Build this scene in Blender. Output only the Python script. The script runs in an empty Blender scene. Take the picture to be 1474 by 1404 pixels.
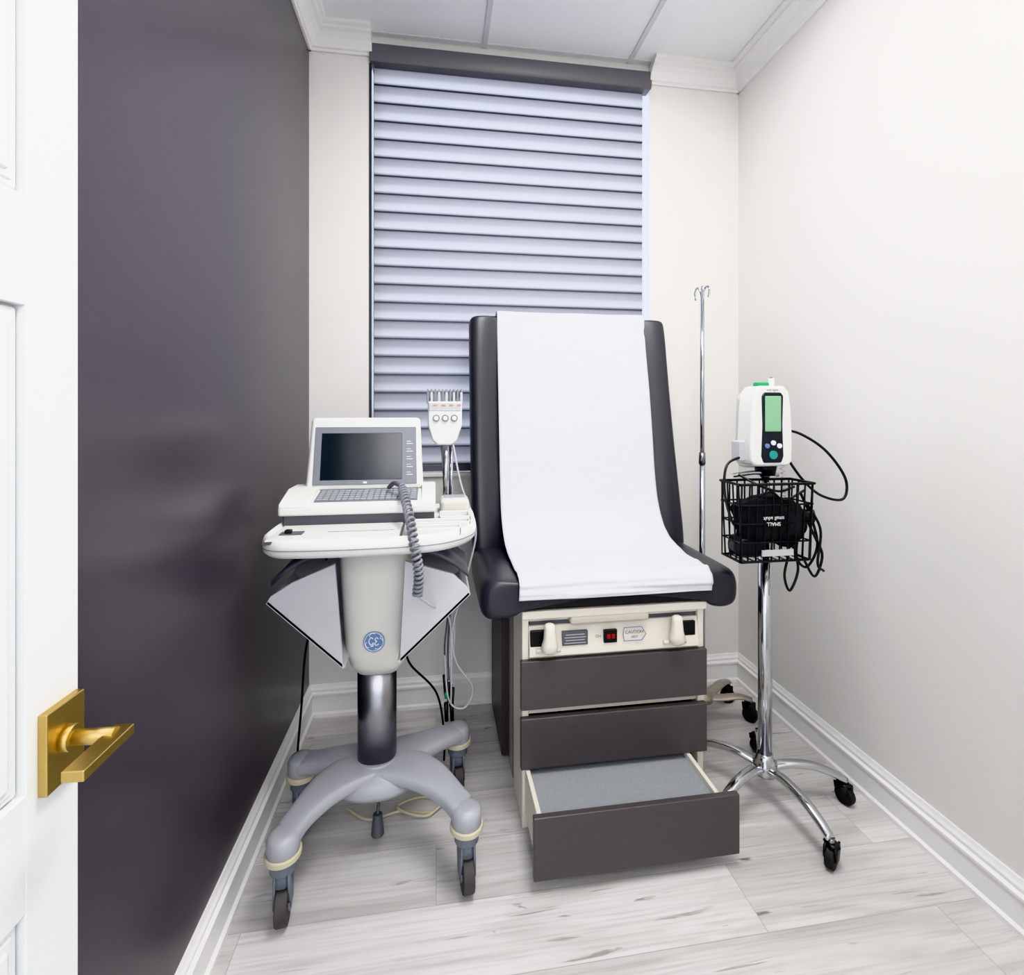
import bpy, bmesh, math, random
from mathutils import Vector, Matrix
from mathutils import noise as mn
random.seed(4)
scene=bpy.context.scene
COL=scene.collection
# ---------------- materials ----------------
def srgb(r,g,b):
    f=lambda c:(c/255/12.92) if c/255<=0.04045 else ((c/255+0.055)/1.055)**2.4
    return (f(r),f(g),f(b),1)
def mat(name,rgb,rough=.5,metal=0,noise=0,nscale=30,bump=0,bscale=200,coat=0,emit=0):
    m=bpy.data.materials.new(name); m.use_nodes=True
    n=m.node_tree.nodes; l=m.node_tree.links; b=n['Principled BSDF']
    c=srgb(*rgb)
    b.inputs['Base Color'].default_value=c
    b.inputs['Roughness'].default_value=rough
    b.inputs['Metallic'].default_value=metal
    b.inputs['Coat Weight'].default_value=coat
    if emit:
        b.inputs['Emission Color'].default_value=c; b.inputs['Emission Strength'].default_value=emit
    tc=n.new('ShaderNodeTexCoord')
    ns=n.new('ShaderNodeTexNoise'); ns.inputs['Scale'].default_value=nscale; ns.inputs['Detail'].default_value=4
    l.new(tc.outputs['Object'],ns.inputs['Vector'])
    mx=n.new('ShaderNodeMix'); mx.data_type='RGBA'
    k=noise if noise else .02
    mx.inputs['A'].default_value=tuple(max(0,v*(1-k)) for v in c[:3])+(1,)
    mx.inputs['B'].default_value=tuple(min(1,v*(1+k)) for v in c[:3])+(1,)
    l.new(ns.outputs['Fac'],mx.inputs['Factor']); l.new(mx.outputs['Result'],b.inputs['Base Color'])
    if bump:
        n2=n.new('ShaderNodeTexNoise'); n2.inputs['Scale'].default_value=bscale; n2.inputs['Detail'].default_value=5
        l.new(tc.outputs['Object'],n2.inputs['Vector'])
        bp=n.new('ShaderNodeBump'); bp.inputs['Strength'].default_value=bump; bp.inputs['Distance'].default_value=.01
        l.new(n2.outputs['Fac'],bp.inputs['Height']); l.new(bp.outputs['Normal'],b.inputs['Normal'])
    return m
M={}
M['wall_light']=mat('wall_light',(228,226,223),.55,noise=.02,nscale=3,bump=.02,bscale=300)
M['wall_dark']=mat('wall_dark',(74,69,76),.30,noise=.05,nscale=3,bump=.03,bscale=260)
M['trim']=mat('trim_white',(237,236,234),.35)
M['ceil']=mat('ceiling_tile',(239,240,242),.9,noise=.04,nscale=120,bump=.15,bscale=150)
M['tbar']=mat('tbar_white',(210,211,216),.4)
M['door']=mat('door_white',(226,227,227),.42)
M['brass']=mat('brushed_brass',(198,172,110),.36,1,noise=.06,nscale=60)
M['leather']=mat('black_vinyl',(54,54,60),.36,noise=.1,nscale=8,bump=.08,bscale=350)
M['leather2']=mat('black_vinyl_dark',(28,28,32),.45)
M['taupe']=mat('taupe_laminate',(79,75,76),.38,noise=.08,nscale=60)
M['cream']=mat('cream_enamel',(222,217,205),.35)
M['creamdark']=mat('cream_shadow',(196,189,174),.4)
M['sidegrey']=mat('side_panel_grey',(176,172,164),.4)
M['tread']=mat('rubber_tread',(148,152,156),.8,noise=.3,nscale=350,bump=.3,bscale=400)
M['plastic']=mat('cart_plastic',(210,208,202),.35)
M['plasticw']=mat('white_plastic',(224,224,221),.3)
M['grey']=mat('cart_grey',(165,167,174),.38)
M['greyl']=mat('light_grey',(188,189,193),.4)
M['greyd']=mat('dark_grey_plastic',(90,92,98),.42)
M['grey2']=mat('bezel_grey',(128,131,139),.4)
M['key']=mat('keys',(170,173,180),.5)
M['screen']=mat('lcd_dark',(16,26,34),.16)
M['lcd']=mat('lcd_green',(136,184,146),.25)
M['navy']=mat('navy_panel',(26,30,40),.25)
M['chrome']=mat('chrome',(200,202,206),.12,1)
M['steel']=mat('brushed_steel',(150,150,154),.3,1,noise=.1,nscale=40)
M['black']=mat('black_plastic',(20,20,22),.4)
M['rubber']=mat('rubber_black',(32,32,34),.6)
M['tyre']=mat('tyre_grey',(72,68,68),.6)
M['caster']=mat('caster_grey',(108,114,124),.4)
M['beige']=mat('beige_ring',(196,188,164),.5)
M['fabric']=mat('cuff_fabric',(24,24,27),.9,noise=.3,nscale=200,bump=.2,bscale=300)
M['blue']=mat('logo_blue',(96,126,170),.4)
M['red']=mat('switch_red',(150,26,26),.35)
M['green']=mat('green_cap',(30,155,95),.4)
M['teal']=mat('teal_button',(50,150,142),.4)
M['orange']=mat('orange_label',(205,150,110),.5)
M['white']=mat('label_white',(228,228,228),.5)
M['wire']=mat('grey_cable',(190,190,194),.45)
M['rail']=mat('blind_rail',(104,102,108),.4)
M['hem']=mat('blind_hem',(72,74,84),.6)
M['frame']=mat('window_frame_dark',(50,52,60),.4)
M['seat_steel']=mat('satin_beige_metal',(176,168,158),.3,.7)

def paper_mat():
    m=mat('exam_paper',(216,218,223),.75)
    n=m.node_tree.nodes; l=m.node_tree.links; b=n['Principled BSDF']
    tc=n.new('ShaderNodeTexCoord'); mp=n.new('ShaderNodeMapping'); mp.inputs['Scale'].default_value=(5,16,16)
    ns=n.new('ShaderNodeTexNoise'); ns.inputs['Scale'].default_value=1.3; ns.inputs['Detail'].default_value=6; ns.inputs['Distortion'].default_value=.4
    n2=n.new('ShaderNodeTexNoise'); n2.inputs['Scale'].default_value=260
    ad=n.new('ShaderNodeMath'); ad.operation='MULTIPLY_ADD'; ad.inputs[1].default_value=.14
    bp=n.new('ShaderNodeBump'); bp.inputs['Strength'].default_value=.45; bp.inputs['Distance'].default_value=.012
    l.new(tc.outputs['Object'],mp.inputs[0]); l.new(mp.outputs[0],ns.inputs['Vector']); l.new(tc.outputs['Object'],n2.inputs['Vector'])
    l.new(n2.outputs['Fac'],ad.inputs[0]); l.new(ns.outputs['Fac'],ad.inputs[2])
    l.new(ad.outputs[0],bp.inputs['Height']); l.new(bp.outputs['Normal'],b.inputs['Normal'])
    return m
M['paper']=paper_mat()

def floor_mat():
    m=bpy.data.materials.new('floor_planks'); m.use_nodes=True
    n=m.node_tree.nodes; l=m.node_tree.links; b=n['Principled BSDF']
    tc=n.new('ShaderNodeTexCoord')
    br=n.new('ShaderNodeTexBrick'); br.offset=.37; br.inputs['Scale'].default_value=1
    br.inputs['Brick Width'].default_value=1.35; br.inputs['Row Height'].default_value=.2
    br.inputs['Mortar Size'].default_value=.0010; br.inputs['Mortar Smooth'].default_value=.2
    br.inputs['Color1'].default_value=(0,0,0,1); br.inputs['Color2'].default_value=(1,1,1,1); br.inputs['Mortar'].default_value=(.5,.5,.5,1)
    l.new(tc.outputs['Object'],br.inputs['Vector'])
    sep=n.new('ShaderNodeVectorMath'); sep.operation='SCALE'; sep.inputs['Scale'].default_value=7.3
    l.new(br.outputs['Color'],sep.inputs[0])
    add=n.new('ShaderNodeVectorMath'); add.operation='ADD'
    l.new(tc.outputs['Object'],add.inputs[0]); l.new(sep.outputs[0],add.inputs[1])
    def stretched(sx,sy,scale,det,dist,off=0):
        mp=n.new('ShaderNodeMapping'); mp.inputs['Scale'].default_value=(sx,sy,1); mp.inputs['Location'].default_value=(off,off*.7,off)
        l.new(add.outputs[0],mp.inputs[0])
        t=n.new('ShaderNodeTexNoise'); t.inputs['Scale'].default_value=scale; t.inputs['Detail'].default_value=det; t.inputs['Distortion'].default_value=dist
        l.new(mp.outputs[0],t.inputs['Vector']); return t
    g1=stretched(1,7,1.8,4,.8); g2=stretched(1,34,3.4,6,.3); g3=stretched(1,3.2,5.2,4,.9); g4=stretched(1,15,3.6,4,.6,5.3)
    def ramp(p0,c0,p1,c1,src):
        r=n.new('ShaderNodeValToRGB'); r.color_ramp.elements[0].position=p0; r.color_ramp.elements[0].color=c0
        r.color_ramp.elements[1].position=p1; r.color_ramp.elements[1].color=c1; l.new(src.outputs['Fac'],r.inputs['Fac']); return r
    r1=ramp(.32,srgb(190,187,185),.62,srgb(214,212,211),g1)
    r2=ramp(.34,(.68,.665,.655,1),.52,(1,1,1,1),g2)
    def mul(a,bb,f):
        mm=n.new('ShaderNodeMix'); mm.data_type='RGBA'; mm.blend_type='MULTIPLY'; mm.inputs['Factor'].default_value=f
        l.new(a,mm.inputs['A']); l.new(bb,mm.inputs['B']); return mm.outputs['Result']
    c=mul(r1.outputs[0],r2.outputs[0],.45)
    r3=ramp(.25,(.14,.11,.10,1),.315,(1,1,1,1),g3)
    c=mul(c,r3.outputs[0],.85)
    r4=ramp(.28,(.34,.30,.28,1),.34,(1,1,1,1),g4)
    c=mul(c,r4.outputs[0],.6)
    tone=n.new('ShaderNodeMapRange'); tone.inputs['To Min'].default_value=.92; tone.inputs['To Max'].default_value=1.05
    l.new(br.outputs['Color'],tone.inputs['Value'])
    m4=n.new('ShaderNodeVectorMath'); m4.operation='SCALE'
    l.new(c,m4.inputs[0]); l.new(tone.outputs[0],m4.inputs['Scale'])
    m5=n.new('ShaderNodeMix'); m5.data_type='RGBA'; m5.inputs['B'].default_value=(.38,.37,.36,1)
    l.new(br.outputs['Fac'],m5.inputs['Factor']); l.new(m4.outputs[0],m5.inputs['A'])
    l.new(m5.outputs['Result'],b.inputs['Base Color'])
    b.inputs['Roughness'].default_value=.36
    bp=n.new('ShaderNodeBump'); bp.inputs['Strength'].default_value=.06; bp.inputs['Distance'].default_value=.01
    l.new(g2.outputs['Fac'],bp.inputs['Height']); l.new(bp.outputs['Normal'],b.inputs['Normal'])
    return m
M['floor']=floor_mat()
nv=22; zt,zb=2.925,1.10; vh=(zt-zb)/nv
def blind_mat():
    # layered sheer shade: vane shading painted into the colour, dark at overlaps, lighter between
    m=bpy.data.materials.new('blind_fabric'); m.use_nodes=True
    n=m.node_tree.nodes; l=m.node_tree.links; b=n['Principled BSDF']
    tc=n.new('ShaderNodeTexCoord'); mp=n.new('ShaderNodeMapping'); mp.inputs['Scale'].default_value=(1,1,14)
    ns=n.new('ShaderNodeTexNoise'); ns.inputs['Scale'].default_value=60; ns.inputs['Detail'].default_value=3
    l.new(tc.outputs['Object'],mp.inputs[0]); l.new(mp.outputs[0],ns.inputs['Vector'])
    sp=n.new('ShaderNodeSeparateXYZ'); l.new(tc.outputs['Object'],sp.inputs[0])
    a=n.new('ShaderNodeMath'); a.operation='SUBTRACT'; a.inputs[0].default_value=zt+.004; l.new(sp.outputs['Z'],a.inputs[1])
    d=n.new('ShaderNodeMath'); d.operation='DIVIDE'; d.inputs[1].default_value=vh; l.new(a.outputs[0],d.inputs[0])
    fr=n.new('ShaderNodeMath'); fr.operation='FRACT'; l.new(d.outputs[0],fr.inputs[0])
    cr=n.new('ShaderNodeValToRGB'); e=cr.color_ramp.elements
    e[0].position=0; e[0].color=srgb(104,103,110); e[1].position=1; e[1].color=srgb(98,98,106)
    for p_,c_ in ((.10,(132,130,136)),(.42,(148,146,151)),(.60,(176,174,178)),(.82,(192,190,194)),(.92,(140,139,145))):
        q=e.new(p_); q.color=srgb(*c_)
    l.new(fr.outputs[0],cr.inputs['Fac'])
    mm=n.new('ShaderNodeMix'); mm.data_type='RGBA'; mm.blend_type='MULTIPLY'; mm.inputs['Factor'].default_value=.15
    l.new(cr.outputs[0],mm.inputs['A']); l.new(ns.outputs['Fac'],mm.inputs['B'])
    l.new(mm.outputs['Result'],b.inputs['Base Color']); b.inputs['Roughness'].default_value=.7
    tr=n.new('ShaderNodeBsdfTranslucent'); l.new(cr.outputs[0],tr.inputs['Color'])
    mx=n.new('ShaderNodeMixShader'); mx.inputs[0].default_value=.36
    l.new(b.outputs[0],mx.inputs[1]); l.new(tr.outputs[0],mx.inputs[2])
    l.new(mx.outputs[0],n['Material Output'].inputs['Surface'])
    return m
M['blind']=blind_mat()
def glass_mat():
    m=bpy.data.materials.new('window_glass'); m.use_nodes=True
    n=m.node_tree.nodes; l=m.node_tree.links
    t=n.new('ShaderNodeBsdfTransparent'); t.inputs[0].default_value=(.95,.97,1,1)
    g=n.new('ShaderNodeBsdfGlossy'); g.inputs['Roughness'].default_value=.03
    mx=n.new('ShaderNodeMixShader'); mx.inputs[0].default_value=.08
    l.new(t.outputs[0],mx.inputs[1]); l.new(g.outputs[0],mx.inputs[2]); l.new(mx.outputs[0],n['Material Output'].inputs['Surface'])
    return m
M['glass']=glass_mat()

# ---------------- helpers ----------------
def empty(name,loc):
    o=bpy.data.objects.new(name,None); o.location=loc; o.empty_display_size=.1; COL.objects.link(o); return o
def attach(o,p):
    if p is not None:
        o.parent=p; o.matrix_parent_inverse=Matrix.Translation(-Vector(p.location))
def finish(name,bm,m,parent=None,smooth=False,bevel=0,seg=3,subsurf=0,rot=None):
    bmesh.ops.recalc_face_normals(bm,faces=bm.faces[:])
    me=bpy.data.meshes.new(name); bm.to_mesh(me); bm.free()
    o=bpy.data.objects.new(name,me); COL.objects.link(o)
    if m: me.materials.append(m)
    if smooth or bevel or subsurf:
        for p in me.polygons: p.use_smooth=True
    if bevel:
        b=o.modifiers.new('bevel','BEVEL'); b.width=bevel; b.segments=seg; b.limit_method='ANGLE'; b.angle_limit=math.radians(35); b.harden_normals=True
    if subsurf:
        s=o.modifiers.new('sub','SUBSURF'); s.levels=subsurf; s.render_levels=subsurf
    attach(o,parent); return o
def bbox(bm,x0,x1,y0,y1,z0,z1):
    v=[bm.verts.new(p) for p in [(x0,y0,z0),(x1,y0,z0),(x1,y1,z0),(x0,y1,z0),(x0,y0,z1),(x1,y0,z1),(x1,y1,z1),(x0,y1,z1)]]
    for f in [(0,3,2,1),(4,5,6,7),(0,1,5,4),(1,2,6,5),(2,3,7,6),(3,0,4,7)]: bm.faces.new([v[i] for i in f])
def box(name,x0,x1,y0,y1,z0,z1,m,parent=None,bevel=0,seg=3):
    bm=bmesh.new(); bbox(bm,x0,x1,y0,y1,z0,z1); return finish(name,bm,m,parent,bevel=bevel,seg=seg)
def boxes(name,lst,m,parent=None,bevel=0):
    bm=bmesh.new()
    for b in lst: bbox(bm,*b)
    return finish(name,bm,m,parent,bevel=bevel,seg=2)
def prism(name,pts,axis,a,b,m,parent=None,bevel=0,seg=3):
    bm=bmesh.new()
    def P(p,t):
        return {'x':(t,p[0],p[1]),'y':(p[0],t,p[1]),'z':(p[0],p[1],t)}[axis]
    A=[bm.verts.new(P(p,a)) for p in pts]; B=[bm.verts.new(P(p,b)) for p in pts]
    bm.faces.new(A); bm.faces.new(B[::-1]); n=len(pts)
    for i in range(n): bm.faces.new([A[i],B[i],B[(i+1)%n],A[(i+1)%n]])
    return finish(name,bm,m,parent,bevel=bevel,seg=seg)
def cyl(name,p0,p1,r0,r1,m,parent=None,seg=28,bevel=0):
    p0=Vector(p0);p1=Vector(p1); d=p1-p0
    bm=bmesh.new(); bmesh.ops.create_cone(bm,cap_ends=True,segments=seg,radius1=r0,radius2=r1,depth=d.length)
    q=Vector((0,0,1)).rotation_difference(d.normalized()).to_matrix().to_4x4()
    bmesh.ops.transform(bm,matrix=Matrix.Translation((p0+p1)/2)@q,verts=bm.verts[:])
    o=finish(name,bm,m,parent,bevel=bevel)
    for p in o.data.polygons: p.use_smooth=len(p.vertices)==4
    return o
def loft(name,secs,m,parent=None,cap=True,subsurf=0,closed=True):
    bm=bmesh.new(); R=[[bm.verts.new(p) for p in s] for s in secs]
    n=len(R[0])
    for a,b in zip(R[:-1],R[1:]):
        for i in range(n if closed else n-1): bm.faces.new([a[i],a[(i+1)%n],b[(i+1)%n],b[i]])
    if cap and closed: bm.faces.new(R[0][::-1]); bm.faces.new(R[-1])
    return finish(name,bm,m,parent,smooth=True,subsurf=subsurf)
def ring(cx,cy,z,rx,ry,e=2.5,n=32):
    o=[]
    for i in range(n):
        t=2*math.pi*i/n; c,s=math.cos(t),math.sin(t)
        o.append((cx+rx*math.copysign(abs(c)**(2/e),c),cy+ry*math.copysign(abs(s)**(2/e),s),z))
    return o
def catmull(pts,n=10):
    P=[Vector(p) for p in pts]; P=[P[0]*2-P[1]]+P+[P[-1]*2-P[-2]]; out=[]
    for i in range(1,len(P)-2):
        for k in range(n):
            t=k/n
            out.append(.5*((2*P[i])+(-P[i-1]+P[i+1])*t+(2*P[i-1]-5*P[i]+4*P[i+1]-P[i+2])*t*t+(-P[i-1]+3*P[i]-3*P[i+1]+P[i+2])*t**3))
    out.append(P[-2]); return out
def wires(name,lists,r,m,parent=None,cyc=False):
    c=bpy.data.curves.new(name,'CURVE'); c.dimensions='3D'; c.bevel_depth=r; c.bevel_resolution=3; c.use_fill_caps=True
    for pts in lists:
        s=c.splines.new('POLY'); s.points.add(len(pts)-1)
        for q,p in zip(s.points,pts): q.co=(p[0],p[1],p[2],1)
        s.use_cyclic_u=cyc; s.use_smooth=True
    c.materials.append(m)
    o=bpy.data.objects.new(name,c); COL.objects.link(o); attach(o,parent); return o
def cable(name,pts,r,m,parent=None): return wires(name,[catmull(pts)],r,m,parent)
def coil(name,pts,R,r,turns,m,parent=None):
    P=catmull(pts,60); out=[]; n=len(P); N=turns*14
    for i in range(N+1):
        t=i/N*(n-1); k=min(int(t),n-2); p=P[k].lerp(P[k+1],t-k); d=(P[k+1]-P[k]).normalized()
        a=d.cross(Vector((0,1,.2))).normalized(); b=d.cross(a); th=2*math.pi*turns*i/N
        out.append(p+a*R*math.cos(th)+b*R*math.sin(th))
    return wires(name,[out],r,m,parent)
def text(name,s,loc,size,m,parent=None,rx=90,ry=0):
    c=bpy.data.curves.new(name,'FONT'); c.body=s; c.size=size; c.align_x='CENTER'; c.align_y='CENTER'; c.extrude=.0003
    c.materials.append(m); o=bpy.data.objects.new(name,c); o.location=loc; o.rotation_euler=(math.radians(rx),math.radians(ry),0)
    COL.objects.link(o); attach(o,parent)
    return o
def caster(prefix,x,y,r,ztop,parent,mh,mw,ang=0,w=.024):
    a=Vector((math.cos(ang),math.sin(ang),0)); c=Vector((x,y,r)); f=Vector((-math.sin(ang),math.cos(ang),0))
    cyl(prefix+'_wheel',c-a*w/2,c+a*w/2,r,r,mw,parent,bevel=.004)
    cyl(prefix+'_hub',c-a*(w/2+.004),c+a*(w/2+.004),r*.45,r*.45,mh,parent)
    for k,s in enumerate((-1,1)):
        secs=[]
        for t,hw,off in ((0,r*.35,0),(.5,r*.7,.25),(1,r*.75,.35)):
            z=r*.9+(ztop-r*.9)*t; cc=Vector((x,y,z))+a*s*(w/2+.004)*(1-.15*t)+f*off*r*.6
            secs.append([cc-f*hw-a*.003,cc+f*hw-a*.003,cc+f*hw+a*.003,cc-f*hw+a*.003])
        loft(prefix+'_fork_%d'%k,secs,mh,parent)
    zc=r*2+.004
    cc=Vector((x,y,0))+f*.18*r
    prismv=[ring(cc.x,cc.y,zc,w*.75,r*.75,3),ring(cc.x,cc.y,max(ztop,zc+.006),w*.65,r*.6,3)]
    loft(prefix+'_cap',prismv,mh,parent)
    cyl(prefix+'_stem',(x,y,zc),(x,y,ztop+.02),.009,.009,M['steel'],parent)

# ---------------- room ----------------
XL,XR,YB,YF,ZC=-.558,1.506,2.358,-.12,3.045
box('floor',XL-.12,XR+.12,-1.4,YB+.12,-.05,0,M['floor'])
box('ceiling',XL-.12,XR+.12,-1.4,YB+.12,ZC,ZC+.05,M['ceil'])
bars=[]
for x in (-.483,.222,.927): bars.append((x-.011,x+.011,YF,YB,ZC-.006,ZC+.002))
for y in (.93,2.335): bars.append((XL,XR,y-.011,y+.011,ZC-.0055,ZC+.002))
boxes('trim_ceiling_grid',bars,M['tbar'])
box('wall_left',XL-.12,XL,YF-.12,YB+.12,0,ZC,M['wall_dark'])
box('wall_right',XR,XR+.12,YF-.12,YB+.12,0,ZC,M['wall_light'])
WX0,WX1,WZ0,WZ1=-.293,1.034,1.06,3.0
boxes('wall_back',[(XL,WX0,YB,YB+.12,0,ZC),(WX1,XR,YB,YB+.12,0,ZC),(WX0,WX1,YB,YB+.12,0,WZ0),(WX0,WX1,YB,YB+.12,WZ1,ZC)],M['wall_light'])
boxes('wall_front',[(XL,-.5,YF-.12,YF,0,ZC),(.36,XR,YF-.12,YF,0,ZC),(-.5,.36,YF-.12,YF,2.12,ZC)],M['wall_light'])
def crown_prof(sgn,base):
    pr=[(0,-.098),(.010,-.098),(.012,-.088),(.02,-.084),(.024,-.07),(.036,-.05),(.054,-.034),(.07,-.028),(.072,-.018),(.086,-.014),(.09,-.010),(.09,-.0),(0,0)]
    return [(base+sgn*d,ZC+z) for d,z in pr]
prism('trim_crown_left',crown_prof(1,XL),'y',YF,YB,M['trim'])
prism('trim_crown_right',crown_prof(-1,XR),'y',YF,YB,M['trim'])
prism('trim_crown_back_a',crown_prof(-1,YB),'x',XL,-.285,M['trim'])
prism('trim_crown_back_b',crown_prof(-1,YB),'x',1.03,XR,M['trim'])
def base_prof(sgn,base):
    pr=[(0,0),(.026,0),(.026,.014),(.017,.02),(.017,.088),(.022,.092),(.022,.1),(.013,.106),(.013,.116),(.008,.124),(.004,.135),(0,.135)]
    return [(base+sgn*d,z) for d,z in pr]
prism('baseboard_left',base_prof(1,XL),'y',YF,YB,M['trim'])
prism('baseboard_right',base_prof(-1,XR),'y',YF,YB,M['trim'])
prism('baseboard_back',base_prof(-1,YB),'x',XL,XR,M['trim'])
# window
w=empty('window_1',(.37,YB+.06,2.0))
fy0,fy1=YB+.095,YB+.12
boxes('window_frame',[(WX0,WX0+.012,fy0,fy1,WZ0,WZ1),(WX1-.006,WX1,fy0,fy1,WZ0,WZ1),(WX0,WX1,fy0,fy1,WZ0,WZ0+.03),(WX0,WX1,fy0,fy1,WZ1-.03,WZ1)],M['frame'],w)
box('window_glass_pane',WX0+.01,WX1-.005,YB+.105,YB+.110,WZ0+.03,WZ1-.03,M['glass'],w)
box('window_sill',WX0-.0,WX1+.0,YB-.012,YB+.075,WZ0-.012,WZ0+.006,M['trim'],w,.003)
box('window_edge_trim',WX0-.006,WX0+.005,YB-.004,YB+.09,WZ0,WZ1-.08,M['frame'],w,.001)
bl=empty('window_blind',(.37,YB+.03,2.96))
prism('blind_headrail',[(YB-.012,2.922),(YB-.02,2.935),(YB-.02,3.002),(YB+.05,3.002),(YB+.05,2.922)],'x',WX0-.004,WX1+.004,M['rail'],bl,.004)
bm=bmesh.new()
for i in range(nv):
    z0=zt-i*vh; prev=None
    for k in range(13):
        t=k/12; z=z0+.004-vh*t
        y=YB+.036-.007*math.sin(math.pi*t**.8)+(-.003*t)
        a=bm.verts.new((WX0+.012,y,z)); b=bm.verts.new((WX1-.025,y,z))
        if prev: bm.faces.new([prev[0],prev[1],b,a])
        prev=(a,b)
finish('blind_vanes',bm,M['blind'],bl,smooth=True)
boxes('blind_vane_hems',[(WX0+.012,WX1-.025,YB+.026,YB+.034,zt-(i+1)*vh+.002,zt-(i+1)*vh+.0055) for i in range(nv)],M['hem'],bl)
box('blind_bottom_rail',WX0+.01,WX1-.023,YB+.018,YB+.045,zb-.03,zb+.002,M['rail'],bl,.004)

# ---------------- door (open against left wall) ----------------
ang=math.radians(3); dE=Vector((-.475,.759,0)); dd=Vector((math.sin(ang),math.cos(ang),0)); dn=Vector((math.cos(ang),-math.sin(ang),0))
door=empty('door_1',dE-dd*.78)
def dbox(name,s0,s1,o0,o1,z0,z1,m,bevel=0,parent=None,seg=3):
    bm=bmesh.new(); bbox(bm,s0,s1,o0,o1,z0,z1)
    for v in bm.verts:
        s,o_,z=v.co; v.co=dE-dd*s+dn*o_+Vector((0,0,z))
    return finish(name,bm,m,parent if parent is not None else door,bevel=bevel,seg=seg)
T=.034; SW=.082
dbox('door_core',0.002,.778,-T+.008,-.014,.02,2.04,M['door'])
for nm,a,b,c,d in [('stile_free',0,SW,.01,2.05),('stile_mid',.34,.44,.01,2.05),('stile_hinge',.69,.78,.01,2.05)]:
    dbox(nm,a,b,-T,0,c,d,M['door'],.0015)
for k,(a,b) in enumerate([(.01,.2),(.755,.895),(1.475,1.605),(1.93,2.05)]):
    dbox('rail_%d'%k,SW-.004,.344,-T,-.0002,a,b,M['door'],.0015); dbox('rail_b%d'%k,.436,.694,-T,-.0002,a,b,M['door'],.0015)
for k,(a,b) in enumerate([(.2,.755),(.895,1.475),(1.605,1.93)]):
    for j,(s0,s1) in enumerate([(SW,.34),(.44,.69)]):
        dbox('panel_ovolo_%d%d'%(k,j),s0+.003,s1-.003,-.015,-.007,a+.003,b-.003,M['door'],.006)
        dbox('panel_step_%d%d'%(k,j),s0+.012,s1-.012,-.015,-.0045,a+.012,b-.012,M['door'],.002)
        dbox('panel_%d%d'%(k,j),s0+.020,s1-.020,-.015,-.0005,a+.020,b-.020,M['door'],.004,None,2)
dbox('lever_plate',.004,.066,0,.011,.880,.980,M['brass'],.0015)
p=lambda s,o_,z: dE-dd*s+dn*o_+Vector((0,0,z))
cyl('lever_rose',p(.036,.011,.934),p(.036,.022,.934),.016,.016,M['brass'],door)
cyl('lever_neck',p(.036,.011,.934),p(.036,.07,.934),.0095,.0095,M['brass'],door)
dbox('lever_bar',.020,.110,.058,.083,.926,.939,M['brass'],.0015)
cyl('hinge_1',p(.785,.004,1.75),p(.785,.004,1.85),.007,.007,M['brass'],door)
cyl('hinge_2',p(.785,.004,.2),p(.785,.004,.3),.007,.007,M['brass'],door)
boxes('trim_door_casing',[(-.553,-.5,YF,YF+.014,0,2.17),(.36,.43,YF,YF+.014,0,2.17),(-.5,.36,YF,YF+.014,2.12,2.19)],M['trim'],None,.002)

# ---------------- exam table ----------------
et=empty('exam_table',(.588,1.9,0))
box('cabinet_body',.25,.925,1.94,2.30,.02,.70,M['taupe'],et,.004)
box('cabinet_core',.30,.885,1.66,1.96,.02,.66,M['black'],et)
boxes('cabinet_side_panels',[(.278,.30,1.80,1.95,.0,.70),(.882,.900,1.80,1.95,.0,.70)],M['sidegrey'],et)
boxes('cabinet_frame',[(.275,.296,1.618,1.81,.0,.70),(.882,.903,1.618,1.81,.0,.70),(.29,.89,1.625,1.66,.54,.57),(.29,.89,1.625,1.80,.664,.70),(.29,.89,1.63,1.66,.36,.385),(.29,.89,1.63,1.66,.2,.222)],M['cream'],et,.002)
box('cabinet_side_slot',.2735,.2765,1.805,1.815,.03,.68,M['greyd'],et)
box('cabinet_top_rail',.272,.906,1.600,1.65,.680,.706,M['cream'],et,.003)
box('drawer_front_upper',.268,.906,1.598,1.620,.390,.546,M['taupe'],et,.003)
box('drawer_front_lower',.268,.906,1.598,1.620,.200,.362,M['taupe'],et,.003)
prism('control_panel',[(1.604,.556),(1.604,.572),(1.622,.650),(1.66,.650),(1.66,.556)],'x',.297,.881,M['cream'],et,.002)
box('panel_shadow_gap',.30,.88,1.63,1.66,.65,.681,M['greyd'],et)
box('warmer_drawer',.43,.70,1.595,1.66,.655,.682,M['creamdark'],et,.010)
box('recess_left',.30,.375,1.606,1.618,.588,.64,M['black'],et,.003); box('recess_right',.785,.868,1.606,1.618,.592,.64,M['black'],et,.003)
for k,x in enumerate((.358,.79)):
    loft('stirrup_handle_%d'%k,[ring(x,1.582,z,rx,ry,2.4,20) for z,rx,ry in ((.576,.014,.01),(.584,.026,.018),(.602,.026,.022),(.622,.020,.02),(.655,.017,.018),(.668,.016,.014),(.672,.008,.008))],M['cream'],et)
    cyl('stirrup_pin_%d'%k,(x-.04,1.60,.578),(x+.04,1.60,.578),.007,.007,M['cream'],et)
box('label_plate',.405,.49,1.602,1.614,.588,.632,M['greyd'],et)
for k in range(4): box('label_line_%d'%k,.412+.004*(k%2),.483-.004*(k%2),1.6012,1.603,.5945+k*.009,.5965+k*.009,M['greyl'],et)
box('switch_bezel',.545,.590,1.601,1.612,.588,.630,M['black'],et,.002)
box('power_switch',.554,.567,1.598,1.604,.602,.617,M['red'],et,.002); box('power_switch_b',.570,.582,1.598,1.604,.602,.617,M['red'],et,.002)
wires('caution_outline',[[(.615,1.602,.59),(.675,1.602,.59),(.69,1.602,.61),(.675,1.604,.634),(.615,1.604,.634),(.61,1.602,.61)]],.0013,M['blue'],et,True)
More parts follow.
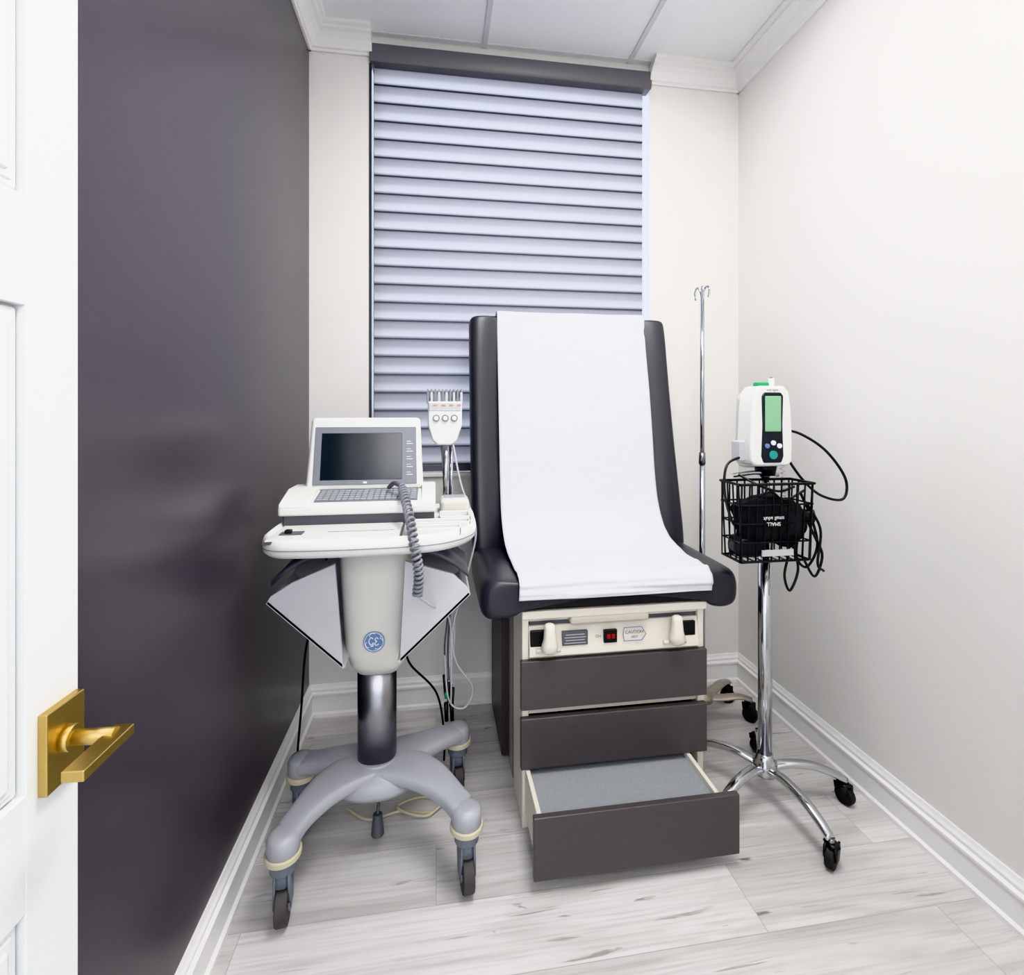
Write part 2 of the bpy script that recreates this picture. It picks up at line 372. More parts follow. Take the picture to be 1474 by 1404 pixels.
text('caution_text','CAUTION',(.65,1.6025,.618),.014,M['greyd'],et); text('caution_text_b','HOT',(.65,1.6015,.602),.011,M['greyd'],et)
text('switch_text','ON',(.525,1.6015,.612),.012,M['greyd'],et)
# step drawer
box('step_front',.268,.888,1.383,1.403,.040,.216,M['taupe'],et,.003)
boxes('step_sides',[(.284,.298,1.40,1.85,.05,.198),(.832,.846,1.40,1.85,.05,.198)],M['cream'],et,.002)
box('step_tread',.297,.833,1.403,1.84,.165,.181,M['tread'],et,.001)
box('step_inner',.297,.833,1.405,1.84,.05,.165,M['greyl'],et)
box('step_front_strip',.284,.846,1.4025,1.412,.181,.203,M['greyd'],et)
# upholstery
box('seat_base_plate',.27,.908,1.602,2.1,.709,.742,M['leather2'],et,.008)
def ssec(y,s,dz=0):
    pr=[(-.438,.685),(-.446,.72),(-.446,.765),(-.434,.803),(-.40,.818),(-.335,.808),(-.2,.806),(0,.806),(.2,.806),(.335,.808),(.40,.818),(.434,.803),(.446,.765),(.446,.72),(.438,.685),(.40,.672),(.345,.68),(.328,.70),(.318,.74),(0,.742),(-.318,.74),(-.328,.70),(-.345,.68),(-.40,.672)]
    cz=.765
    return [Vector((.583+x*(1-s*.25 if abs(x)>.3 else 1),y,cz+(z-cz)*(1-s)+dz)) for x,z in pr]
loft('seat_cushion',[ssec(1.590,.42),ssec(1.592,.25),ssec(1.602,.10),ssec(1.62,.02),ssec(1.66,0),ssec(1.75,0),ssec(1.85,0),ssec(1.95,0),ssec(2.03,0),ssec(2.05,.1)],M['leather'],et,subsurf=2)
A0=Vector((0,2.0,.755)); A1=Vector((0,2.212,1.765)); AD=(A1-A0); L=AD.length; AD.normalize(); AN=Vector((0,-AD.z,AD.y))
def bsec(t,sh,bow=0):
    c=A0+AD*L*t; hw=.447-sh; d=sh*.6
    pr=[(-hw,-.055+d),(-hw-.002,-.01),(-hw+.006,.026-d),(-hw+.04,.034-d),(-hw+.09,.022-d),(-hw+.14,.004-d),(-.1,.0-d),(.1,.0-d),(hw-.14,.004-d),(hw-.09,.022-d),(hw-.04,.034-d),(hw-.006,.026-d),(hw+.002,-.01),(hw,-.055+d),(hw-.03,-.085+d),(0,-.088+d),(-hw+.03,-.085+d)]
    return [Vector((.588+x,0,0))+c+AN*(o_+bow) for x,o_ in pr]
loft('back_cushion',[bsec(0,.05),bsec(.004,.012),bsec(.03,.003),bsec(.1,0),bsec(.3,0,-.006),bsec(.5,0,-.01),bsec(.7,0,-.008),bsec(.9,0),bsec(.975,.001),bsec(.992,.006),bsec(1,.03)],M['leather'],et,subsurf=2)
prism('back_support',[(2.1,.72),(2.14,.72),(2.30,1.45),(2.27,1.45)],'x',.40,.78,M['steel'],et,.004)
# paper
path=catmull([(0,2.30,1.66),(0,2.293,1.735),(0,2.272,1.778),(0,2.235,1.787),(0,2.203,1.765),(0,2.186,1.70),(0,2.14,1.50),(0,2.09,1.27),(0,2.045,1.05),(0,2.0,.93),(0,1.93,.858),(0,1.84,.828),(0,1.72,.818),(0,1.63,.819),(0,1.588,.808),(0,1.577,.78),(0,1.577,.752)],10)
bm=bmesh.new(); rows=[]
for i,pp in enumerate(path):
    t=i/(len(path)-1); x0=.262-.006*t+.003*math.sin(9*t); x1=.945-.038*t+.003*math.sin(7*t+1); row=[]
    nxt=path[min(i+1,len(path)-1)]; prv=path[max(i-1,0)]; tg=(nxt-prv).normalized(); nn=Vector((0,tg.z,-tg.y))
    for k in range(61):
        s=k/60; x=x0+(x1-x0)*s
        e=mn.noise(Vector((x*5,t*12,0)))*.004+mn.noise(Vector((x*9+4,t*30,3)))*.0012
        if t>.5: e+=mn.noise(Vector((x*3,t*34,7)))*.008*min(1,(t-.5)*4)
        row.append(bm.verts.new(Vector((x,pp.y,pp.z))+nn*(e+.005)))
    rows.append(row)
for a,b in zip(rows[:-1],rows[1:]):
    for k in range(60): bm.faces.new([a[k],a[k+1],b[k+1],b[k]])
pap=finish('paper_sheet',bm,M['paper'],et,smooth=True)
sd=pap.modifiers.new('sol','SOLIDIFY'); sd.thickness=.0012

# ---------------- ECG cart ----------------
cart=empty('ecg_cart',(-.185,1.62,0))
hx,hy=-.185,1.655
ends=[('fl',-.401,1.418),('fr',.085,1.436),('rl',-.43,1.72),('rr',.075,1.81)]
for nm,x,y in ends:
    e=Vector((x,y,.212)); c=Vector((hx,hy,.228)); d=(e-c); side=Vector((-d.y,d.x,0)).normalized()
    secs=[]; bow={'fl':-.040,'fr':.040,'rl':.0,'rr':-.012}[nm]
    for t in (0,.12,.25,.4,.55,.7,.82,.92,1,1.05):
        pnt=c+d*t+side*bow*math.sin(math.pi*min(t,1))
        pnt.z=.212+.026*(1-t)**2+ .014*math.sin(math.pi*min(t,1))
        wd=.098-.060*min(1,t*1.15)**.8 + (.006 if t>=.9 else 0); hh=.024
        if t>1: wd*=.6; hh*=.7
        rr=[]
        for k in range(16):
            a=2*math.pi*k/16; rr.append(pnt+side*wd*math.copysign(abs(math.cos(a))**.6,math.cos(a))+Vector((0,0,hh*math.copysign(abs(math.sin(a))**.6,math.sin(a)))))
        secs.append(rr)
    loft('base_leg_'+nm,secs,M['grey'],cart,subsurf=1)
    loft('leg_end_'+nm,[ring(x,y,z,r,r,2,28) for z,r in ((.184,.038),(.188,.042),(.222,.042),(.234,.036),(.238,.02))],M['grey'],cart)
    cyl('bumper_ring_'+nm,(x,y,.172),(x,y,.189),.047,.047,M['beige'],cart,bevel=.004)
    caster('caster_'+nm,x,y,.052,.15,cart,M['caster'],M['tyre'],.12 if nm!='rl' else .4,.032)
    cyl('caster_swivel_'+nm,(x,y,.14),(x,y,.174),.034,.036,M['caster'],cart,bevel=.003)
loft('base_hub',[ring(hx,hy,z,rx,ry,2.4) for z,rx,ry in ((.19,.12,.11),(.21,.13,.12),(.235,.11,.10),(.25,.085,.08),(.256,.07,.065))],M['grey'],cart)
loft('column',[ring(hx,hy,z,.060,.055,2.3,40) for z in (.24,.58)],M['steel'],cart)
cyl('column_collar',(hx,hy,.252),(hx,hy,.264),.068,.066,M['grey'],cart)
loft('column_cover',[ring(hx+.006,hy-dy,z,rx,ry,3.2,40) for z,rx,ry,dy in ((.541,.045,.04,.0),(.545,.064,.058,.005),(.575,.084,.072,.01),(.62,.096,.08,.015),(.72,.103,.085,.02),(.83,.108,.09,.025),(.93,.112,.10,.03),(.972,.115,.10,.03))],M['plastic'],cart)
ly=1.5500; bz=.664
cyl('badge_disc',(-.183,ly+.012,bz),(-.183,ly+.003,bz),.034,.034,M['greyl'],cart)
cyl('badge_blue',(-.183,ly+.006,bz),(-.183,ly+.0018,bz),.031,.031,M['blue'],cart)
wires('badge_outline',[[(-.183+.027*math.cos(a*math.pi/18),ly+.0012,bz+.027*math.sin(a*math.pi/18)) for a in range(36)]],.0010,M['white'],cart,True)
# four curls around the rim and a scripted monogram in the middle
wires('badge_curls',[[(-.183+.0225*math.cos(k*1.571+a*.10)*(1-.0)+.003*math.cos(a*.8),ly+.0012,bz+.0225*math.sin(k*1.571+a*.10)+.003*math.sin(a*.8)) for a in range(9)] for k in range(4)],.0009,M['white'],cart)
wires('badge_monogram',[catmull([(x_-.183,ly+.001,z_+bz) for x_,z_ in q]) for q in ([(-.002,.009),(-.008,.013),(-.014,.006),(-.013,-.004),(-.007,-.009),(-.002,-.003),(-.003,-.012),(-.010,-.013)],[(.013,.008),(.007,.012),(.003,.006),(.008,.001),(.003,-.004),(.006,-.011),(.014,-.007)])],.0015,M['white'],cart)
# side bins
for k,(pts) in enumerate([[(-.470,.812),(-.458,.832),(-.40,.868),(-.285,.915),(-.262,.615)],[(.100,.808),(.088,.832),(.05,.87),(-.09,.915),(-.105,.62)]]):
    prism('side_bin_face_%d'%k,pts,'y',1.50,1.512,M['greyl'],cart,.002)
    prism('side_bin_rear_%d'%k,pts,'y',1.76,1.772,M['greyl'],cart,.002)
    a,b=Vector((pts[0][0],0,pts[0][1])),Vector((pts[4][0],0,pts[4][1])); dv=(b-a).normalized(); nv_=Vector((-dv.z,0,dv.x))*.008
    if nv_.z<0: nv_=-nv_
    prism('side_bin_bottom_%d'%k,[(a.x,a.z),(b.x,b.z),(b.x+nv_.x,b.z+nv_.z),(a.x+nv_.x,a.z+nv_.z)],'y',1.50,1.77,M['greyl'],cart)
    sx=-1 if k==0 else 1
    loft('bin_scoop_%d'%k,[[( -.185+sx*(.12+.16*t),1.53,.93-.08*t*t),(-.185+sx*(.12+.16*t),1.75,.93-.08*t*t),(-.185+sx*(.12+.16*t),1.75,.945-.08*t*t),(-.185+sx*(.12+.16*t),1.53,.945-.08*t*t)] for t in (0,.25,.5,.75,1)],M['greyd'],cart)
# tray
TZ=.020
plan=[(-.468,1.78),(-.472,1.52),(-.460,1.44),(-.428,1.400),(-.370,1.384),(-.2,1.378),(-.03,1.392),(.05,1.43),(.10,1.49),(.122,1.57),(.125,1.76),(.10,1.83),(.05,1.87),(-.40,1.87),(-.45,1.84)]
pl=[Vector((a,b,0)) for a,b in plan]
def closed_cat(P,n=5):
    out=[];N=len(P)
    for i in range(N):
        p0,p1,p2,p3=P[i-1],P[i],P[(i+1)%N],P[(i+2)%N]
        for k in range(n):
            t=k/n; out.append(.5*((2*p1)+(-p0+p2)*t+(2*p0-5*p1+4*p2-p3)*t*t+(-p0+3*p1-3*p2+p3)*t**3))
    return out
pc=closed_cat(pl); cen=Vector((-.18,1.62,0))
def sc(P,dlt,z): return [Vector((cen.x+(q.x-cen.x)*(1-dlt/.3),cen.y+(q.y-cen.y)*(1-dlt/.22),z+TZ)) for q in P]
loft('tray',[sc(pc,.035,.936),sc(pc,.012,.943),sc(pc,.002,.954),sc(pc,.0,.975),sc(pc,.004,.990),sc(pc,.010,.994),sc(pc,.016,.992),sc(pc,.02,.984)],M['plasticw'],cart)
wires('tray_seam',[sc(pc,-.0005,.966)],.0012,M['grey2'],cart,True)
def tb(name,x0,x1,y0,y1,z0,z1,m,bev=0): return box(name,x0,x1,y0,y1,z0+TZ,z1+TZ,m,cart,bev)
def tbs(name,lst,m,bev=0): return boxes(name,[(a,b,c,d,e+TZ,f+TZ) for a,b,c,d,e,f in lst],m,cart,bev)
tb('tray_writing_lid',-.445,-.10,1.406,1.585,.980,.9905,M['plasticw'],.003)
tbs('tray_lid_gap',[(-.449,-.096,1.4025,1.4055,.98,.988),(-.0985,-.094,1.404,1.585,.98,.988),(-.30,-.12,1.484,1.486,.985,.9912)],M['greyd'])
tb('tray_lock',-.425,-.365,1.46,1.495,.989,.9935,M['greyd'],.001)
tb('tray_key_knob',-.412,-.394,1.466,1.484,.993,1.003,M['black'],.003)
for k,(a,b,c,d) in enumerate([(-.07,.070,1.442,1.495),(-.07,.102,1.52,1.575),(.01,.108,1.60,1.69)]):
    tbs('tray_trough_%d'%k,[(a,b,c,c+.006,.98,1.001),(a,b,d-.006,d,.98,1.001),(a,a+.006,c,d,.98,1.001),(b-.006,b,c,d,.98,1.001)],M['plasticw'],.0025)
    tb('tray_trough_floor_%d'%k,a+.006,b-.006,c+.006,d-.006,.98,.9865,M['grey'])
tb('tray_cup',.012,.112,1.72,1.82,.98,1.035,M['plastic'],.018)
tb('tray_cup_inside',.022,.102,1.732,1.808,1.0,1.0365,M['grey'],.010)
# ecg recorder
dz=.012; dy=.035
box('recorder_base',-.455,-.006,1.600,1.84,1.002,1.042,M['greyd'],cart,.006)
prism('recorder_body',[(1.553+dy,1.024+dz),(1.553+dy,1.050+dz),(1.565+dy,1.060+dz),(1.66+dy,1.078+dz),(1.83,1.078+dz),(1.83,1.024+dz)],'x',-.466,-.002,M['plasticw'],cart,.008,4)
prism('palm_left',[(1.551+dy,1.048+dz),(1.563+dy,1.062+dz),(1.66+dy,1.092+dz),(1.80,1.092+dz),(1.80,1.05+dz)],'x',-.466,-.378,M['plasticw'],cart,.010,4)
prism('palm_right',[(1.551+dy,1.048+dz),(1.563+dy,1.062+dz),(1.66+dy,1.092+dz),(1.80,1.092+dz),(1.80,1.05+dz)],'x',-.048,-.002,M['plasticw'],cart,.010,4)
prism('keyboard_bed',[(1.605,1.060+dz),(1.605,1.065+dz),(1.70,1.084+dz),(1.70,1.07+dz)],'x',-.366,-.058,M['grey2'],cart)
bm=bmesh.new()
for r in range(5):
    for c_ in range(16):
        y=1.609+r*.0178; x=-.361+c_*.0187; z=1.065+dz+(y-1.605)*.2
        bbox(bm,x,x+.0160,y,y+.0148,z,z+.0045)
finish('keys',bm,M['key'],cart,bevel=.0012,seg=1)
# screen
s0=Vector((0,1.735,1.096)); s1=Vector((0,1.775,1.329)); sd_=(s1-s0); sl=sd_.length; sd_.normalize(); sn=Vector((0,-sd_.z,sd_.y)); scx=-.233
def sbox(name,x0,x1,h0,h1,o0,o1,m,bevel=0,seg=3,taper=0):
    bm=bmesh.new(); bbox(bm,x0,x1,o0,o1,h0,h1)
    for v in bm.verts:
        x,o_,hh=v.co; x=x*(1-taper*hh/sl); v.co=Vector((scx+x,0,0))+s0+sd_*hh+sn*o_
    return finish(name,bm,m,cart,bevel=bevel,seg=seg)
sbox('screen_housing',-.190,.190,-.004,sl,-.028,.004,M['plasticw'],.014,5,.06)
sbox('screen_bezel',-.167,.169,.010,sl-.034,.0,.0075,M['grey2'],.002,2,.03)
sbox('screen_glass',-.144,.120,.026,sl-.055,.003,.0085,M['screen'],.001,1,.02)
for k in range(5):
    sbox('screen_marks_%d'%k,.134,.155,.04+k*.026,.042+k*.026,.005,.0084,M['white']); sbox('screen_marks_b%d'%k,.134,.148,.048+k*.026,.0495+k*.026,.005,.0084,M['white'])
sbox('screen_logo',-.006,.006,.014,.020,.004,.0085,M['white'])
# acquisition module on arm
cyl('arm_post',(.035,1.86,.97),(.035,1.86,1.26),.011,.011,M['chrome'],cart); cyl('arm_post_rear',(.055,1.87,.97),(.055,1.87,1.22),.006,.006,M['chrome'],cart)
box('arm_bracket',.01,.075,1.80,1.885,.955,.99,M['grey'],cart,.006)
prism('module_body',[(-.03,1.385),(.092,1.385),(.092,1.30),(.075,1.245),(.055,1.228),(.005,1.228),(-.014,1.245),(-.03,1.30)],'y',1.83,1.865,M['plasticw'],cart,.008,4)
box('module_header',-.026,.088,1.828,1.832,1.350,1.380,M['greyl'],cart,.002)
boxes('module_leds',[(-.010+k*.028,.004+k*.028,1.8265,1.829,1.369,1.3735) for k in range(4)],M['orange'],cart)
for k in range(3): cyl('module_button_%d'%k,(.0+k*.032,1.824,1.325),(.0+k*.032,1.832,1.325),.0125,.0125,M['grey2'],cart)
for k in range(3): cyl('module_button_cap_%d'%k,(.0+k*.032,1.822,1.325),(.0+k*.032,1.826,1.325),.008,.008,M['white'],cart)
for k in range(10): box('lead_plug_%d'%k,-.034+k*.0132,-.0245+k*.0132,1.835,1.855,1.378,1.418,M['greyl' if k%2 else 'grey2'],cart,.002)
wires('lead_wires_top',[catmull([(-.0295+k*.0132,1.845,1.415),(-.030+k*.0134,1.860,1.428),(-.02+k*.011,1.885,1.38),(.02+k*.003,1.89,1.2),(.03+k*.003,1.885,.9)]) for k in range(10)],.0022,M['grey2'],cart)
cable('patient_cable',[(.06,1.84,1.23),(.09,1.83,1.08),(.141,1.83,.93),(.115,1.83,.78),(.06,1.82,.583),(.068,1.82,.459),(.129,1.82,.36),(.10,1.82,.289),(.045,1.82,.32),(.03,1.82,.48)],.0035,M['wire'],cart)
wires('hanging_leads',[catmull([(.03+.006*k,1.87,.93),(.042+.004*k,1.86,.7),(.036+.007*k,1.85,.5),(.045-.005*k+.003,1.84,.36)]) for k in range(5)],.003,M['wire'],cart)
wires('hanging_leads_dark',[catmull([(.033+.01*k,1.865,.93),(.05+.003*k,1.855,.7),(.03+.012*k,1.845,.5),(.04+.006*k,1.84,.38)]) for k in range(2)],.003,M['greyd'],cart)
for k in range(5): cyl('lead_tip_%d'%k,(.028+.008*k,1.84,.40-.012*k),(.032+.006*k,1.84,.33-.014*k),.006,.005,M['black'],cart,seg=12)
for k in range(2): cyl('lead_clip_%d'%k,(.035+.02*k,1.84,.30),(.037+.02*k,1.84,.235),.008,.007,M['black'],cart,seg=12)
cyl('lead_clip_green',(.036,1.836,.34),(.036,1.836,.32),.007,.007,M['green'],cart,seg=12)
coil('coiled_cord',[(-.105,1.62,1.112),(-.09,1.54,1.085),(-.07,1.42,1.045),(-.055,1.360,.985),(-.045,1.358,.92),(-.050,1.38,.855)],.0105,.0042,26,M['grey2'],cart)
cable('coiled_cord_start',[(-.15,1.67,1.105),(-.13,1.64,1.122),(-.105,1.62,1.112)],.007,M['greyd'],cart)
cable('coiled_cord_tail',[(-.050,1.38,.855),(-.02,1.46,.80),(.04,1.6,.70),(.05,1.7,.5),(.05,1.76,.34)],.003,M['wire'],cart)
cable('power_cord_left',[(-.36,1.76,.86),(-.40,1.84,.72),(-.46,1.9,.5),(-.475,1.9,.3),(-.49,1.9,.1),(-.49,1.95,.006)],.004,M['black'],cart)
cable('power_cord_rear',[(-.03,1.75,.75),(-.10,1.92,.5),(-.10,1.95,.40),(.0,1.95,.28),(.03,1.95,.12),(.03,1.97,.006)],.004,M['black'],cart)
cable('mains_cord_floor',[(-.30,1.78,.006),(-.22,1.72,.006),(-.12,1.74,.006),(-.02,1.72,.006),(.01,1.77,.006),(-.06,1.79,.008),(-.13,1.75,.012),(-.04,1.70,.012),(.02,1.74,.012)],.0045,M['beige'],cart)
cyl('mains_plug',(-.18,1.62,.10),(-.18,1.62,.035),.014,.02,M['greyd'],cart,bevel=.004); cable('mains_plug_cord',[(-.18,1.62,.10),(-.17,1.63,.19)],.005,M['greyd'],cart)

# ---------------- vital signs monitor stand ----------------
vs=empty('vital_signs_monitor_stand',(1.128,1.611,0))
vx,vy=1.128,1.611
for k,dg in enumerate((-12,-84,-156,132,60)):
    a=math.radians(dg); R=.268; ca,sa=math.cos(a),math.sin(a)
    if k==2: R=.25
    pts=catmull([(vx+ca*t*R,vy+sa*t*R,z) for t,z in ((.05,.118),(.3,.130),(.6,.126),(.85,.104),(1,.082))],6)
    secs=[]; sdv=Vector((-sa,ca,0))
    for i,q in enumerate(pts):
        t=i/(len(pts)-1); wd=.020-.005*t; hh=.014-.002*t
        secs.append([q+sdv*wd*math.cos(2*math.pi*j/14)+Vector((ca*.3,sa*.3,1)).normalized()*hh*math.sin(2*math.pi*j/14) for j in range(14)])
    loft('stand_leg_%d'%k,secs,M['chrome'],vs)
    caster('stand_caster_%d'%k,vx+ca*R,vy+sa*R,.031,.068,vs,M['black'],M['rubber'],a+.5,.024)
loft('stand_hub',[ring(vx,vy,z,r,r,2,28) for z,r in ((.088,.02),(.095,.036),(.135,.040),(.15,.028),(.165,.026))],M['chrome'],vs)
cyl('stand_pole',(vx,vy,.13),(vx,vy,.90),.0225,.0225,M['chrome'],vs)
cyl('stand_pole_upper',(vx,vy,.90),(vx,vy,1.17),.017,.017,M['chrome'],vs)
cyl('mount_block',(vx-.005,vy-.01,1.13),(vx-.005,vy-.01,1.175),.03,.04,M['black'],vs)
mx_=1.102
def prismm(name,hw,y0,y1,m,bev,seg=4):
    pts=[(mx_+w_,z) for w_,z in hw]+[(mx_-w_,z) for w_,z in hw[::-1]]
    return prism(name,pts,'y',y0,y1,m,vs,bev,seg)
prismm('monitor_shell',[(.060,1.166),(.074,1.18),(.077,1.24),(.071,1.36),(.062,1.415),(.046,1.434)],1.535,1.62,M['plasticw'],.014,5)
prismm('monitor_shell_rear',[(.052,1.155),(.066,1.185),(.060,1.40),(.040,1.422)],1.60,1.65,M['plastic'],.012)
prismm('monitor_face_panel',[(.033,1.178),(.041,1.20),(.037,1.30),(.040,1.40),(.031,1.413)],1.5315,1.545,M['navy'],.006)
box('monitor_lcd',mx_-.029,mx_+.029,1.529,1.54,1.282,1.400,M['lcd'],vs,.003)
for k,(dx,z,r,m_) in enumerate([(-.022,1.235,.008,'blue'),(0,1.245,.008,'white'),(.022,1.235,.008,'white'),(0,1.205,.014,'teal')]):
    cyl('monitor_button_%d'%k,(mx_+dx,1.527,z),(mx_+dx,1.54,z),r,r,M[m_],vs)
text('monitor_text','vital signs',(mx_,1.5345,1.4205),.011,M['grey2'],vs)
box('monitor_top_green',mx_-.028,mx_+.015,1.57,1.60,1.428,1.448,M['green'],vs,.005)
cyl('thermometer_probe',(mx_+.042,1.60,1.40),(mx_+.042,1.60,1.463),.009,.011,M['white'],vs,bevel=.002); cyl('probe_tip',(mx_+.042,1.60,1.463),(mx_+.042,1.60,1.468),.006,.005,M['blue'],vs)
box('probe_holder_side',mx_-.096,mx_-.070,1.57,1.62,1.18,1.25,M['greyl'],vs,.006)
# basket
bx0,bx1,by0,by1=.948,1.208,1.475,1.588
W=[]
for z in (.868,.93,.99,1.05,1.115): 
    i=.012*(1.115-z)/.25
    W.append([(bx0+i,by0+i,z),(bx1-i,by0+i,z),(bx1-i,by1,z),(bx0+i,by1,z),(bx0+i,by0+i,z)])
for k in range(10):
    x=bx0+.006+(bx1-bx0-.012)*k/9
    W.append([(x,by0,1.115),(x,by0+.012,.868),(x,by1,.868),(x,by1,1.115)])
for k in range(4):
    y=by0+.01+(by1-by0-.02)*k/3
    W.append([(bx0,y,1.115),(bx0+.012,y,.868)]); W.append([(bx1,y,1.115),(bx1-.012,y,.868)])
wires('basket_wires',W,.0028,M['black'],vs)
wires('basket_rims',[[(bx0,by0,1.117),(bx1,by0,1.117),(bx1,by1,1.117),(bx0,by1,1.117),(bx0,by0,1.117)],[(bx0+.012,by0+.012,.868),(bx1-.012,by0+.012,.868),(bx1-.012,by1,.868),(bx0+.012,by1,.868),(bx0+.012,by0+.012,.868)]],.0042,M['black'],vs)
def blob(name,c,r,m,sd,amp=.15,e=1):
    bm=bmesh.new(); bmesh.ops.create_icosphere(bm,subdivisions=4,radius=1)
    for v in bm.verts:
        q=v.co.copy(); f=1+amp*mn.noise(q*1.6+Vector((sd,0,0)))+amp*.4*mn.noise(q*4+Vector((sd,0,0)))
        for j in range(3): q[j]=math.copysign(abs(q[j])**e,q[j])
        v.co=Vector((c[0]+q.x*r[0]*f,c[1]+q.y*r[1]*f,c[2]+q.z*r[2]*f))
    return finish(name,bm,m,vs,smooth=True)
blob('bp_cuff',(1.06,1.53,.995),(.10,.046,.078),M['fabric'],3,.2,.75)
blob('bp_cuff_fold',(1.14,1.525,.985),(.06,.042,.07),M['fabric'],8,.25,.8)
blob('cuff_box',(1.01,1.535,.91),(.055,.04,.035),M['leather2'],5,.1,.6)
text('cuff_text','small adult',(1.065,1.476,1.008),.017,M['white'],vs,90,180)
text('cuff_text_b','SMALL',(1.065,1.476,.99),.017,M['white'],vs,90,180)
box('basket_label',1.03,1.14,1.483,1.488,.885,.905,M['greyl'],vs)
cyl('bulb_gauge',(1.21,1.54,1.0),(1.245,1.52,1.0),.022,.022,M['black'],vs,bevel=.004)
cable('spo2_cable_loop',[(1.17,1.60,1.29),(1.25,1.59,1.27),(1.34,1.58,1.21),(1.405,1.57,1.115),(1.395,1.57,1.045),(1.31,1.57,1.06),(1.23,1.56,1.12),(1.175,1.57,1.20)],.0045,M['black'],vs)
cable('bp_hose_left',[(1.03,1.58,1.20),(.955,1.56,1.17),(.935,1.54,1.08),(.95,1.52,.99),(.99,1.53,.96)],.0042,M['black'],vs)
coil('thermometer_cord',[(mx_+.045,1.61,1.44),(1.185,1.62,1.40),(1.19,1.62,1.25),(1.20,1.61,1.10),(1.205,1.60,.98)],.006,.002,40,M['plasticw'],vs)
wires('hanging_cables',[catmull(q) for q in ([(1.20,1.53,1.08),(1.235,1.52,.99),(1.255,1.52,.90),(1.225,1.53,.83),(1.195,1.54,.86),(1.20,1.54,.95)],[(1.20,1.52,1.02),(1.24,1.51,.93),(1.265,1.51,.87),(1.245,1.52,.80),(1.21,1.53,.86)],[(1.18,1.54,.90),(1.20,1.54,.82),(1.17,1.54,.75),(1.15,1.54,.80),(1.165,1.54,.87)],[(1.20,1.5,1.05),(1.25,1.5,.96),(1.24,1.5,.85),(1.27,1.51,.82)])],.0042,M['black'],vs)
wires('basket_cables',[catmull(q) for q in ([(.99,1.55,1.14),(1.03,1.5,1.11),(1.1,1.5,1.09),(1.17,1.52,1.10)],[(1.0,1.52,1.05),(1.06,1.49,1.09),(1.12,1.5,1.06),(1.19,1.5,1.09)])],.004,M['black'],vs)
cable('mount_arm',[(1.0,1.60,1.13),(1.08,1.59,1.14),(1.17,1.60,1.13)],.008,M['chrome'],vs)

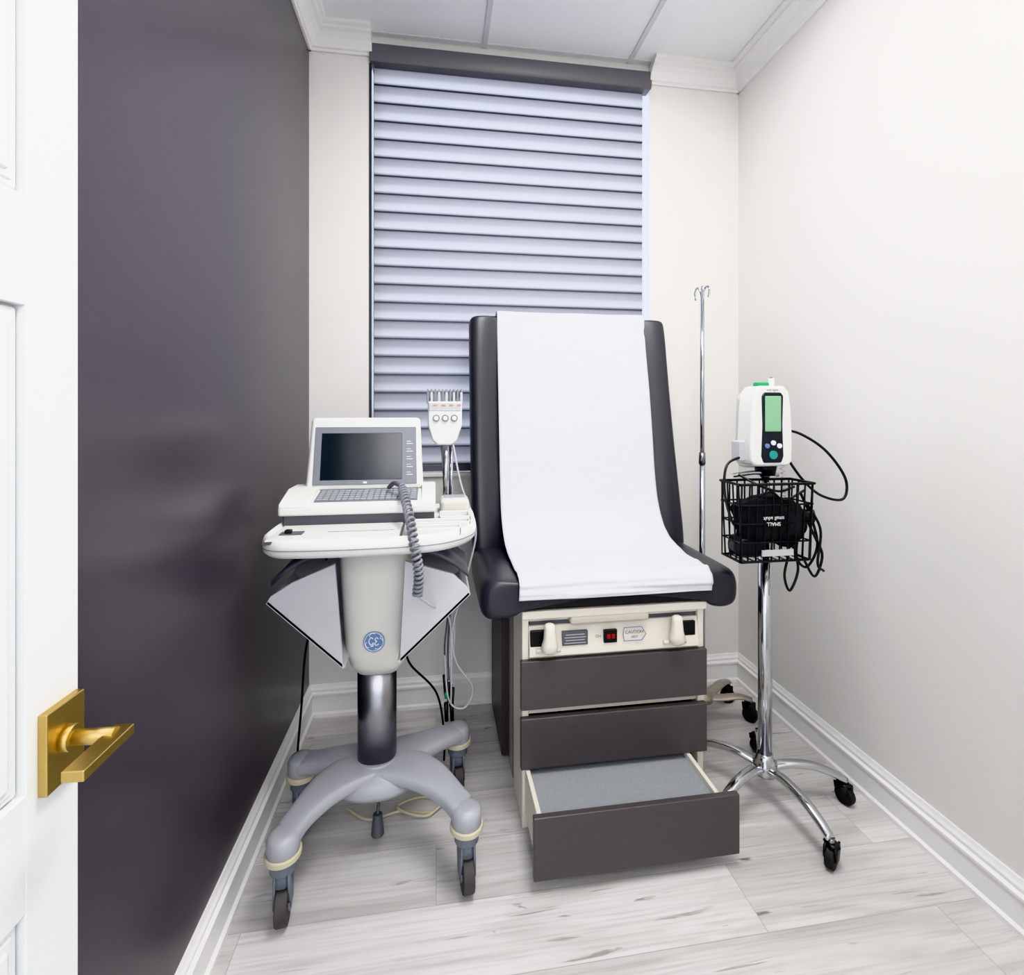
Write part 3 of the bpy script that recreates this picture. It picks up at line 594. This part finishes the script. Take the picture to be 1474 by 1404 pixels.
# ---------------- IV pole ----------------
iv=empty('iv_pole',(1.15,2.07,0))
ix,iy=1.15,2.07
cyl('iv_pole_lower',(ix,iy,.10),(ix,iy,1.15),.0125,.0125,M['chrome'],iv)
cyl('iv_pole_collar',(ix,iy,1.12),(ix,iy,1.17),.015,.013,M['steel'],iv)
cyl('iv_pole_upper',(ix,iy,1.15),(ix,iy,1.84),.009,.009,M['chrome'],iv)
wires('iv_hooks',[catmull([(ix,iy,1.83),(ix+s*.006,iy+s2*.004,1.872),(ix+s*.012,iy+s2*.02,1.892),(ix+s*.012,iy+s2*.04,1.875),(ix+s*.010,iy+s2*.036,1.84)]) for s,s2 in ((.9,-1),(-1,1),(-.6,-.6))],.0045,M['chrome'],iv)
for k,(dg,R) in enumerate(((-12,.205),(30,.215),(95,.17),(150,.17),(-125,.15))):
    a=math.radians(dg); ca,sa=math.cos(a),math.sin(a)
    pts=catmull([(ix+ca*t*R,iy+sa*t*R,z) for t,z in ((.05,.10),(.4,.10),(.75,.108),(1,.098))],4)
    secs=[]
    for i,q in enumerate(pts):
        t=i/(len(pts)-1); wd=.028-.008*t; s_=Vector((-sa,ca,0))
        secs.append([q+s_*wd*math.cos(2*math.pi*j/12)+Vector((0,0,.009*math.sin(2*math.pi*j/12))) for j in range(12)])
    loft('iv_leg_%d'%k,secs,M['seat_steel'],iv)
    caster('iv_caster_%d'%k,ix+ca*R,iy+sa*R,.032,.082,iv,M['black'],M['rubber'],a+.9,.024)
loft('iv_hub',[ring(ix,iy,z,r,r,2,24) for z,r in ((.088,.03),(.09,.045),(.112,.045),(.13,.02))],M['seat_steel'],iv)

# ---------------- lights ----------------
def area(name,loc,rot,sx,sy,pw,col=(1,1,1)):
    l=bpy.data.lights.new(name,'AREA'); l.shape='RECTANGLE'; l.size=sx; l.size_y=sy; l.energy=pw; l.color=col
    o=bpy.data.objects.new(name,l); o.location=loc; o.rotation_euler=rot; COL.objects.link(o); return o
lf=empty('ceiling_light',(.575,.9,ZC))
boxes('troffer_frame',[(.24,.27,.2,1.6,ZC-.012,ZC),(.88,.91,.2,1.6,ZC-.012,ZC),(.24,.91,.2,.23,ZC-.012,ZC),(.24,.91,1.57,1.6,ZC-.012,ZC)],M['tbar'],lf)
a1=area('troffer_lamp',(.575,.9,ZC-.014),(0,0,0),.6,1.3,50,(1,.99,.975)); attach(a1,lf)
a2=area('doorway_fill',(.1,-1.0,2.2),(math.radians(70),0,0),1.2,1.0,24,(1,.99,.975))  # added fill light behind the camera, stands for no known lamp
a3=area('window_daylight',(.37,3.3,2.5),(math.radians(-80),0,0),2.2,2.4,62,(.84,.90,1))
wd=bpy.data.worlds.new('World'); scene.world=wd; wd.use_nodes=True
bg=wd.node_tree.nodes['Background']; bg.inputs[0].default_value=(.84,.90,1,1); bg.inputs[1].default_value=2.2

# ---------------- camera ----------------
cam=bpy.data.cameras.new('Camera'); co=bpy.data.objects.new('Camera',cam); COL.objects.link(co)
co.location=(0,0,1.35); co.rotation_euler=(math.radians(90),0,math.radians(-8.5))
cam.sensor_fit='HORIZONTAL'; cam.sensor_width=36; cam.lens=36*730/1474; cam.shift_y=-110/1474; cam.clip_start=.02
scene.camera=co
try: scene.view_settings.view_transform='Khronos PBR Neutral'
except Exception: scene.view_settings.view_transform='Standard'
scene.view_settings.look='None'; scene.view_settings.exposure=.10
